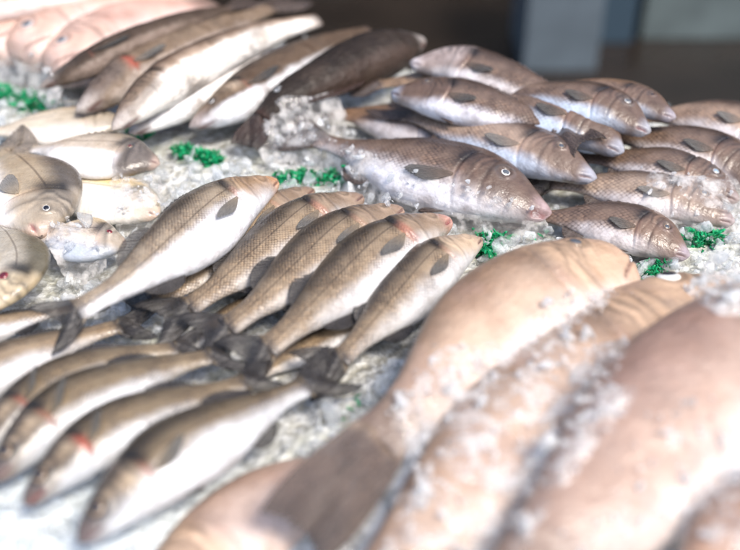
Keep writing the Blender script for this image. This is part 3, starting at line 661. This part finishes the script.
def base_ico():
    import bmesh
    bm = bmesh.new(); bmesh.ops.create_icosphere(bm, subdivisions=2, radius=1)
    V = np.array([v.co[:] for v in bm.verts]); F = np.array([[v.index for v in f.verts] for f in bm.faces]); bm.free(); return V, F
def base_ico1():
    import bmesh
    bm = bmesh.new(); bmesh.ops.create_icosphere(bm, subdivisions=1, radius=1)
    V = np.array([v.co[:] for v in bm.verts]); F = np.array([[v.index for v in f.verts] for f in bm.faces]); bm.free(); return V, F
def chips(name, pos, size, r, fine=True, material='ice'):
    V, F = base_ico() if fine else base_ico1()
    n = len(pos)
    # a dozen irregular lumps: cut a ball with random planes
    protos = []
    for k in range(14):
        v = V.copy()
        for _ in range(10):
            d = r.normal(size=3); d /= np.linalg.norm(d); c_ = r.uniform(.25, .7)
            h = v@d; v = v-np.where(h > c_, h-c_, 0)[:, None]*d
        protos.append(v*(1+.06*nz(v, 3, k)[:, None]))
    protos = np.array(protos)[r.integers(0, 14, n)]
    q = r.normal(size=(n, 4)); q /= np.linalg.norm(q, axis=1, keepdims=True)
    w, x, y, z = q.T
    Rm = np.stack([1-2*(y*y+z*z), 2*(x*y-z*w), 2*(x*z+y*w), 2*(x*y+z*w), 1-2*(x*x+z*z), 2*(y*z-x*w), 2*(x*z-y*w), 2*(y*z+x*w), 1-2*(x*x+y*y)], -1).reshape(n, 3, 3)
    sc = size[:, None]*r.uniform(.35, 1.3, (n, 3))
    W = np.einsum('nij,nvj->nvi', Rm, protos*sc[:, None])
    W = W+pos[:, None]
    FF = (F[None]+(np.arange(n)*len(V))[:, None, None]).reshape(-1, 3)
    o = new_mesh(name, W.reshape(-1, 3), FF, None, M[material], smooth=False)
    return o

def inpoly(px, py, poly):
    ins = np.zeros(px.shape, bool); n = len(poly)
    for i in range(n):
        x1, y1 = poly[i]; x2, y2 = poly[(i+1) % n]
        c_ = ((y1 > py) != (y2 > py)) & (px < (x2-x1)*(py-y1)/((y2-y1) or 1e-9)+x1)
        ins ^= c_
    return ins
# heaps of ice lying over fish, as the photograph shows them (outline in photo points, density, heap height)
OVER = [([(430, 345), (500, 335), (560, 330), (640, 345), (600, 395), (560, 440), (490, 510), (430, 520), (440, 470), (400, 455), (385, 420)], .35, .004),
        ([(650, 410), (740, 380), (760, 560), (530, 570), (600, 490)], .12, .003),
        ([(315, 135), (360, 148), (400, 165), (440, 178), (500, 200), (545, 216), (540, 232), (380, 205), (300, 160)], .75, .016),
        ([(275, 95), (310, 95), (345, 115), (330, 150), (260, 150)], .8, .02),
        ([(50, 222), (92, 228), (100, 250), (92, 268), (62, 265)], .85, .014),
        ([(112, 180), (160, 182), (172, 215), (125, 222), (108, 205)], .7, .014),
        ([(-10, 48), (45, 58), (60, 90), (-10, 100)], .5, .012),
        ([(680, 285), (760, 250), (760, 320), (720, 320)], .8, .02),
        ([(560, 285), (640, 290), (560, 340), (500, 345)], .25, .008),
        ([(640, 170), (740, 176), (745, 230), (650, 215)], .3, .006),
        ([(600, 385), (650, 385), (590, 460), (520, 560), (430, 580), (470, 510), (560, 440)], .5, .012),
        ([(420, 450), (470, 470), (400, 590), (335, 580), (385, 500)], .3, .008),
        ([(700, 500), (760, 460), (760, 560), (640, 570)], .3, .008),
        ([(395, 515), (520, 515), (500, 560), (380, 560)], .35, .01)]
r = np.random.default_rng(3)
def scatter(n, s0, s1, over_only=False, layers=.016):
    x = r.uniform(-.75, .95, n); y = r.uniform(.33, 2.4, n)
    if over_only:
        xs, ys = [], []
        for poly, dn, hh in OVER:
            q_ = np.array([at(a_, b_, .07)[:2] for a_, b_ in poly]+[at(a_, b_, .0)[:2] for a_, b_ in poly])
            k_ = int(n*dn*np.prod(q_.max(0)-q_.min(0))/.35)
            xs.append(r.uniform(q_[:, 0].min(), q_[:, 0].max(), k_)); ys.append(r.uniform(q_[:, 1].min(), q_[:, 1].max(), k_))
        x = np.concatenate(xs); y = np.concatenate(ys); n = len(x)
    z0 = bedz(x, y); P = np.stack([x, y, z0], -1)
    u, v, dep = project(P)
    k = (u > -60) & (u < 800) & (v > -60) & (v < 620) & (y < far_edge(x)-.01)
    top = hf(x, y); on = top > z0+.004
    # thin out with distance
    keep = k & (r.random(n) < np.clip(.95/dep**1.2, .3, 1))
    zz = np.where(on, top, z0)
    P = np.stack([x, y, zz], -1); u, v, dep = project(P)
    dens = np.where(on, 0, 1.0); hgt = np.full(n, layers)
    for poly, dn, hh in OVER:
        ins = inpoly(u, v, poly) & on
        dens = np.where(ins, dn, dens); hgt = np.where(ins, hh, hgt)
    keep &= (on & (dens > 0)) if over_only else ((r.random(n) < dens) & (~on | (r.random(n) < .5)))
    x, y, zz, hgt, on = x[keep], y[keep], zz[keep], hgt[keep], on[keep]
    size = r.uniform(s0, s1, len(x))
    z = zz+size*.35+r.random(len(x))**1.5*hgt
    return np.stack([x, y, z], -1), size
P1, S1 = scatter(14000, .007, .016)
P2, S2 = scatter(34000, .003, .0065)
tag(chips('crushed_ice', P1, S1, r), 'glassy half-melted lumps of crushed ice heaped between and over the fish', 'ice', kind='stuff')
tag(chips('ice_chips', P2, S2, r, fine=False), 'small bright chips of ice filling the gaps between the lumps', 'ice', kind='stuff')

P3, S3 = scatter(1700, .002, .008, over_only=True)
# wet crust of melting ice following the fish below it
def smooth(A, k):
    for _ in range(k):
        A = (A+np.roll(A, 1, 0)+np.roll(A, -1, 0)+np.roll(A, 1, 1)+np.roll(A, -1, 1))/5
    return A
HB = np.maximum(HF, 0); HBs = smooth(HB, 14)
ai, aj = np.arange(NX), np.arange(NY)
CX, CY = np.meshgrid(GX0+(ai+.5)*GS_, GY0+(aj+.5)*GS_, indexing='ij')
PW = np.stack([CX, CY, HBs], -1); PU, PV, _d = project(PW)
msk = np.zeros(CX.shape)
for poly, dn, hh in OVER: msk = np.maximum(msk, inpoly(PU, PV, poly)*min(1, .35+dn))
msk = smooth(msk, 10)
th_ = nz(PW*np.array([1, 1, 0]), 70, 5)*.7+nz(PW*np.array([1, 1, 0]), 190, 6)*.55
th_ += nz(PW*np.array([1, 1, 0]), 420, 8)*.35
H60 = smooth(HB, 90)
HBs = np.where(inpoly(PU, PV, [(380, 330), (660, 320), (700, 400), (640, 580), (280, 590), (360, 480)]), np.maximum(HBs, H60-.004), HBs)
CZ = HBs+.0075*(msk*1.7-.9)+.0048*th_*msk-.02*(msk < .05)
keepc = msk > .06
idm = -np.ones(CX.shape, int); idm[keepc] = np.arange(keepc.sum())
q4 = np.stack([idm[:-1, :-1], idm[1:, :-1], idm[1:, 1:], idm[:-1, 1:]], -1).reshape(-1, 4); q4 = q4[(q4 >= 0).all(1)]
crust = new_mesh('melting_ice_crust', np.stack([CX, CY, CZ], -1)[keepc], q4, None, M['melt'])
tag(crust, 'clear wet crust of half-melted ice clinging to the groupers and snapper bellies', 'ice', kind='stuff')
so = crust.modifiers.new('solid', 'SOLIDIFY'); so.thickness = .002; so.offset = -1
sm_ = crust.modifiers.new('smooth', 'SUBSURF'); sm_.levels = sm_.render_levels = 1
tag(chips('melting_slush', P3, S3, r, fine=False, material='slush'), 'milky melting slush of fine ice spread over the groupers and the snapper bellies', 'ice', kind='stuff')
print('chips', len(P1), len(P2), len(P3))
# ------------------------------------------------------------------ ice bed, table
m, nt, out = mat('packed_ice'); b = NB(nt)
obj = b.n('ShaderNodeTexCoord').outputs['Object']
vo = b.n('ShaderNodeTexVoronoi', feature='F1'); b.inp(vo.inputs['Vector'], obj); vo.inputs['Scale'].default_value = 85
n1 = b.noise(obj, 70, 5, .65)
c_ = b.mix(b.ss(n1, .35, .68), (.36, .35, .30, 1), (.74, .75, .74, 1))
c_ = b.mix(b.ss(b.noise(obj, 9, 2), .45, .65, 0, .5), c_, (.44, .46, .37, 1))
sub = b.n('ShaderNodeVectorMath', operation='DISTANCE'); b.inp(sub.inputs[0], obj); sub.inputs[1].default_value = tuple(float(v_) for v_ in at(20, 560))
c_ = b.mix(b.math('MULTIPLY', b.ss(sub.outputs['Value'], .08, .34, 1, 0), .8), c_, (.80, .88, .92, 1))  # whiter ice, with this corner's blown-out brightness painted into its colour
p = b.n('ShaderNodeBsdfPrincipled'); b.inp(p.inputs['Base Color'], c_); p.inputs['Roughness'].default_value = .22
p.inputs['Coat Weight'].default_value = .6; p.inputs['Coat Roughness'].default_value = .08
bp = b.n('ShaderNodeBump'); bp.inputs['Strength'].default_value = 1; bp.inputs['Distance'].default_value = .006
b.inp(bp.inputs['Height'], b.math('ADD', b.math('MULTIPLY', vo.outputs['Distance'], .8), n1)); b.inp(p.inputs['Normal'], bp.outputs[0]); b.inp(p.inputs['Coat Normal'], bp.outputs[0])
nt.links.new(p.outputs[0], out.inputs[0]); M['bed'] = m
gx = np.linspace(-1.5, 1.6, 330); gt = np.linspace(0, 1, 300)
XX = gx[:, None]+0*gt[None]; YY = .15+(far_edge(gx)[:, None]-.15)*gt[None]
ZZ = bedz(XX, YY); ZZ = ZZ+np.where(hf(XX, YY) > -.5, -.006, 0)
ZZ[:, 0] = -.08; ZZ[:, -1] = -.08; ZZ[0] = -.08; ZZ[-1] = -.08
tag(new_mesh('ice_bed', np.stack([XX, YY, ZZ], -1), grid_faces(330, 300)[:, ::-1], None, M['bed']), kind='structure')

M['steel'] = plain('tray_metal', (.35, .36, .37), .35, 0, .15, 30, .8)
def prism_xy(name, pts_, z0, z1, m_, parent=None):
    n = len(pts_); V = [(x, y, z0) for x, y in pts_]+[(x, y, z1) for x, y in pts_]
    me = bpy.data.meshes.new(name)
    me.from_pydata(V, [], [tuple(range(n))[::-1], tuple(range(n, 2*n))]+[(i, (i+1) % n, n+(i+1) % n, n+i) for i in range(n)])
    me.materials.append(m_); o = bpy.data.objects.new(name, me); C.objects.link(o); o.parent = parent
    bv = o.modifiers.new('bevel', 'BEVEL'); bv.width = .006; bv.segments = 2
    return o
tb = bpy.data.objects.new('fish_counter', None); C.objects.link(tb); tag(tb, 'metal counter filled with ice that carries all the fish', 'counter')
tx = np.array([-1.55, fa[0], fb[0], fc[0], fd_[0], 1.65]); outer = [(x, float(far_edge(x))+.012) for x in tx]
prism_xy('tray', [(-1.55, .12), (1.65, .12)]+[(x, y) for x, y in outer[::-1]], -.14, -.03, M['steel'], tb)
for lx, ly in ((-1.4, .25), (1.5, .25), (-1.4, 1.9), (1.5, float(far_edge(1.5))-.15)):
    prism_xy('leg', [(lx, ly), (lx+.05, ly), (lx+.05, ly+.05), (lx, ly+.05)], -.85, -.14, M['steel'], tb)

# ------------------------------------------------------------------ green garnish
m, nt, out = mat('green_leaf'); b = NB(nt)
obj = b.n('ShaderNodeTexCoord').outputs['Object']
c_ = b.mix(b.ss(b.noise(obj, 60, 3), .35, .7), (.0, .17, .055, 1), (.01, .50, .20, 1))
p = b.n('ShaderNodeBsdfPrincipled'); b.inp(p.inputs['Base Color'], c_); p.inputs['Roughness'].default_value = .3
tr = b.n('ShaderNodeBsdfTranslucent'); b.inp(tr.inputs[0], c_); mx = b.n('ShaderNodeMixShader'); mx.inputs[0].default_value = .25
b.inp(mx.inputs[1], p.outputs[0]); b.inp(mx.inputs[2], tr.outputs[0]); nt.links.new(mx.outputs[0], out.inputs[0]); M['green'] = m
def garnish(lines, n, spread, size, lift=.012, seed=0):
    r = np.random.default_rng(seed); V = []; F = []; k = 0
    for _ in range(n):
        L_ = lines[r.integers(len(lines))]; t = r.random()*(len(L_)-1); i = int(t); f = t-i
        px = L_[i][0]*(1-f)+L_[i+1][0]*f; py = L_[i][1]*(1-f)+L_[i+1][1]*f
        px += r.normal()*spread; py += r.normal()*spread*.55
        c0 = at(px, py, .006); top = hf(c0[:1], c0[1:2])[0]; zb = float(bedz(c0[:1], c0[1:2])[0])
        if top > (.04 if seed == 0 else .015): continue
        c0 = np.array([c0[0], c0[1], max(zb, top)+r.random()**1.3*lift])
        a = r.uniform(0, 6.28); el = r.uniform(-.2, .9); d = np.array([math.cos(a)*math.cos(el), math.sin(a)*math.cos(el), math.sin(el)])
        s_ = np.cross(d, r.normal(size=3)); s_ /= np.linalg.norm(s_); nn = np.cross(d, s_)
        ln = size*r.uniform(.6, 1.4); w = ln*r.uniform(.25, .5); m_ = 6; cu = r.uniform(-1, 1)
        ph = r.uniform(0, 6); g = []
        for j in range(m_+1):
            u = j/m_
            ww = w*(.25+math.sin(u*math.pi*.9+.15))*(.7+.3*math.sin(u*19+ph))
            c1 = c0+d*ln*(u-.3)+nn*(cu*ln*.5*u*u+ln*.09*math.sin(u*9+ph))
            g.append([c1-s_*ww*.5+nn*ww*.2*math.sin(u*11), c1+nn*.0004, c1+s_*ww*.5+nn*ww*.2*math.cos(u*13)])
        v, f_ = sheet(np.array(g), .0005)
        V.append(v); F.append(f_+k); k += len(v)
    if not V: return None, None
    return np.concatenate(V), np.concatenate(F)
GV, GF_, gk = [], [], 0
for gi, (lines, n, spr, sz) in enumerate([
    ([[(278, 180), (320, 181), (352, 182), (388, 190), (412, 202)], [(340, 180), (402, 194)]], 1500, 3.6, .013),
    ([[(455, 216), (468, 222), (486, 238), (500, 240)], [(478, 246), (484, 262)]], 520, 5, .012),
    ([[(120, 128), (150, 141), (178, 152), (215, 163)], [(170, 152), (218, 163)]], 850, 3.2, .015),
    ([[(-4, 92), (12, 98), (30, 106), (46, 108)]], 420, 5, .018),
    ([[(688, 240), (702, 242), (716, 236)]], 260, 5, .012),
    ([[(345, 388), (354, 402), (350, 418)]], 34, 5, .008),
    ([[(186, 512), (194, 522)]], 60, 4, .010),
    ([[(470, 232), (520, 236), (545, 232)], [(640, 272), (665, 270)]], 160, 6, .010),
    ([[(60, 272), (90, 262), (118, 262)]], 70, 6, .012)]):
    V_, F_ = garnish(lines, n, spr, sz, seed=gi)
    if V_ is None: continue
    GV.append(V_); GF_.append(F_+gk); gk += len(V_)
tag(new_mesh('green_garnish', np.concatenate(GV), np.concatenate(GF_), None, M['green']), 'bright green leafy garnish tucked into the ice behind the middle row and around the pile', 'garnish', kind='stuff')

# ------------------------------------------------------------------ background: wet floor, wall, things out of focus
m, nt, out = mat('wet_floor'); b = NB(nt)
obj = b.n('ShaderNodeTexCoord').outputs['Object']
c_ = b.mix(b.ss(b.noise(obj, 1.6, 4), .35, .7), (.010, .007, .005, 1), (.022, .016, .012, 1))  # browns taken near black to stand for the shade under a market roof
p = b.n('ShaderNodeBsdfPrincipled'); b.inp(p.inputs['Base Color'], c_); b.inp(p.inputs['Roughness'], b.ss(b.noise(obj, 2.2, 3), .40, .62, .10, .42))
nt.links.new(p.outputs[0], out.inputs[0])
fl = prism_xy('floor', [(-12, -6), (12, -6), (12, 9), (-12, 9)], -.95, -.85, m); tag(fl, kind='structure'); fl.modifiers.clear()
M['wall'] = plain('wall_in_shade', (.02, .018, .016), .7, 0, .3, 2)  # roof shade put into the wall colour
w = prism_xy('back_wall', [(-12, 6.5), (12, 6.5), (12, 6.8), (-12, 6.8)], -.85, 3.2, M['wall']); tag(w, 'dark blurred wall at the far side of the market', 'wall')
M['crate'] = plain('pale_plastic', (.10, .125, .145), .4, 0, .1, 10)
M['crate2'] = plain('dark_plastic', (.03, .04, .05), .5, 0, .1, 10)
def fbox(name, px0, px1, pyb, depth, h, m_, label, cat, parts=None):
    A = at(px0, pyb, -.85); Bp = at(px1, pyb, -.85)
    x0, x1, y0 = A[0], Bp[0], A[1]
    root = bpy.data.objects.new(name, None); C.objects.link(root); root.location = (x0, y0, -.85); tag(root, label, cat)
    w_ = x1-x0
    prism_xy('body', [(0, 0), (w_, 0), (w_, depth), (0, depth)], 0, h, m_, root)
    return root, w_
rt, w_ = fbox('plastic_crate', 522, 596, 72, .4, .55, M['crate'], 'pale blue-grey plastic crate standing on the wet floor, far out of focus', 'crate')
prism_xy('rim', [(-.012, -.012), (w_+.012, -.012), (w_+.012, .412), (-.012, .412)], .55, .59, M['crate'], rt)
prism_xy('handle_opening', [(w_*.25, -.004), (w_*.75, -.004), (w_*.75, .002), (w_*.25, .002)], .36, .43, M['crate2'], rt)
rt, w_ = fbox('water_tank', 640, 900, 40, .9, .5, plain('tank_plastic', (.10, .125, .125), .4, 0, .2, 6), 'long grey-green tank at the upper right, far out of focus', 'tank')
prism_xy('rim', [(-.02, -.02), (w_+.02, -.02), (w_+.02, .92), (-.02, .92)], .5, .55, plain('tank_rim', (.26, .3, .31), .35), rt)
rt, w_ = fbox('storage_box', 598, 632, 44, .4, .5, plain('dark_box', (.03, .055, .08), .5), 'dark blue box between the crate and the tank', 'box')
prism_xy('lid', [(-.01, -.01), (w_+.01, -.01), (w_+.01, .41), (-.01, .41)], .5, .53, plain('box_lid', (.03, .05, .08), .4), rt)

# ------------------------------------------------------------------ light
sc = bpy.context.scene
w = bpy.data.worlds.new('World'); sc.world = w; w.use_nodes = True
nt = w.node_tree; bg = nt.nodes['Background']
sky = nt.nodes.new('ShaderNodeTexSky'); sky.sky_type = 'NISHITA'; sky.sun_disc = False
SE_, SA = 56, 135          # sun elevation; azimuth from +Y towards +X
sky.sun_elevation = R(SE_); sky.sun_rotation = R(SA); sky.dust_density = 2.2; sky.ozone_density = .6; sky.air_density = .9
nt.links.new(sky.outputs[0], bg.inputs[0]); bg.inputs[1].default_value = .15
sun = bpy.data.objects.new('sun', bpy.data.lights.new('sun', 'SUN')); C.objects.link(sun)
sun.data.energy = 2.3; sun.data.angle = R(18); sun.data.color = (1, .925, .83)
el, az = R(SE_), R(SA)
dirv = np.array([math.sin(az)*math.cos(el), math.cos(az)*math.cos(el), math.sin(el)])
from mathutils import Vector
sun.rotation_euler = Vector(dirv).to_track_quat('Z', 'Y').to_euler(); sun.location = (0, 0, 3)
sc.view_settings.view_transform = 'Standard'; sc.view_settings.look = 'None'; sc.view_settings.exposure = .93; sc.view_settings.gamma = 1
sc.render.engine = 'CYCLES'
cy = sc.cycles; cy.use_denoising = True; cy.max_bounces = 10; cy.transparent_max_bounces = 48; cy.transmission_bounces = 8; cy.sample_clamp_indirect = 6
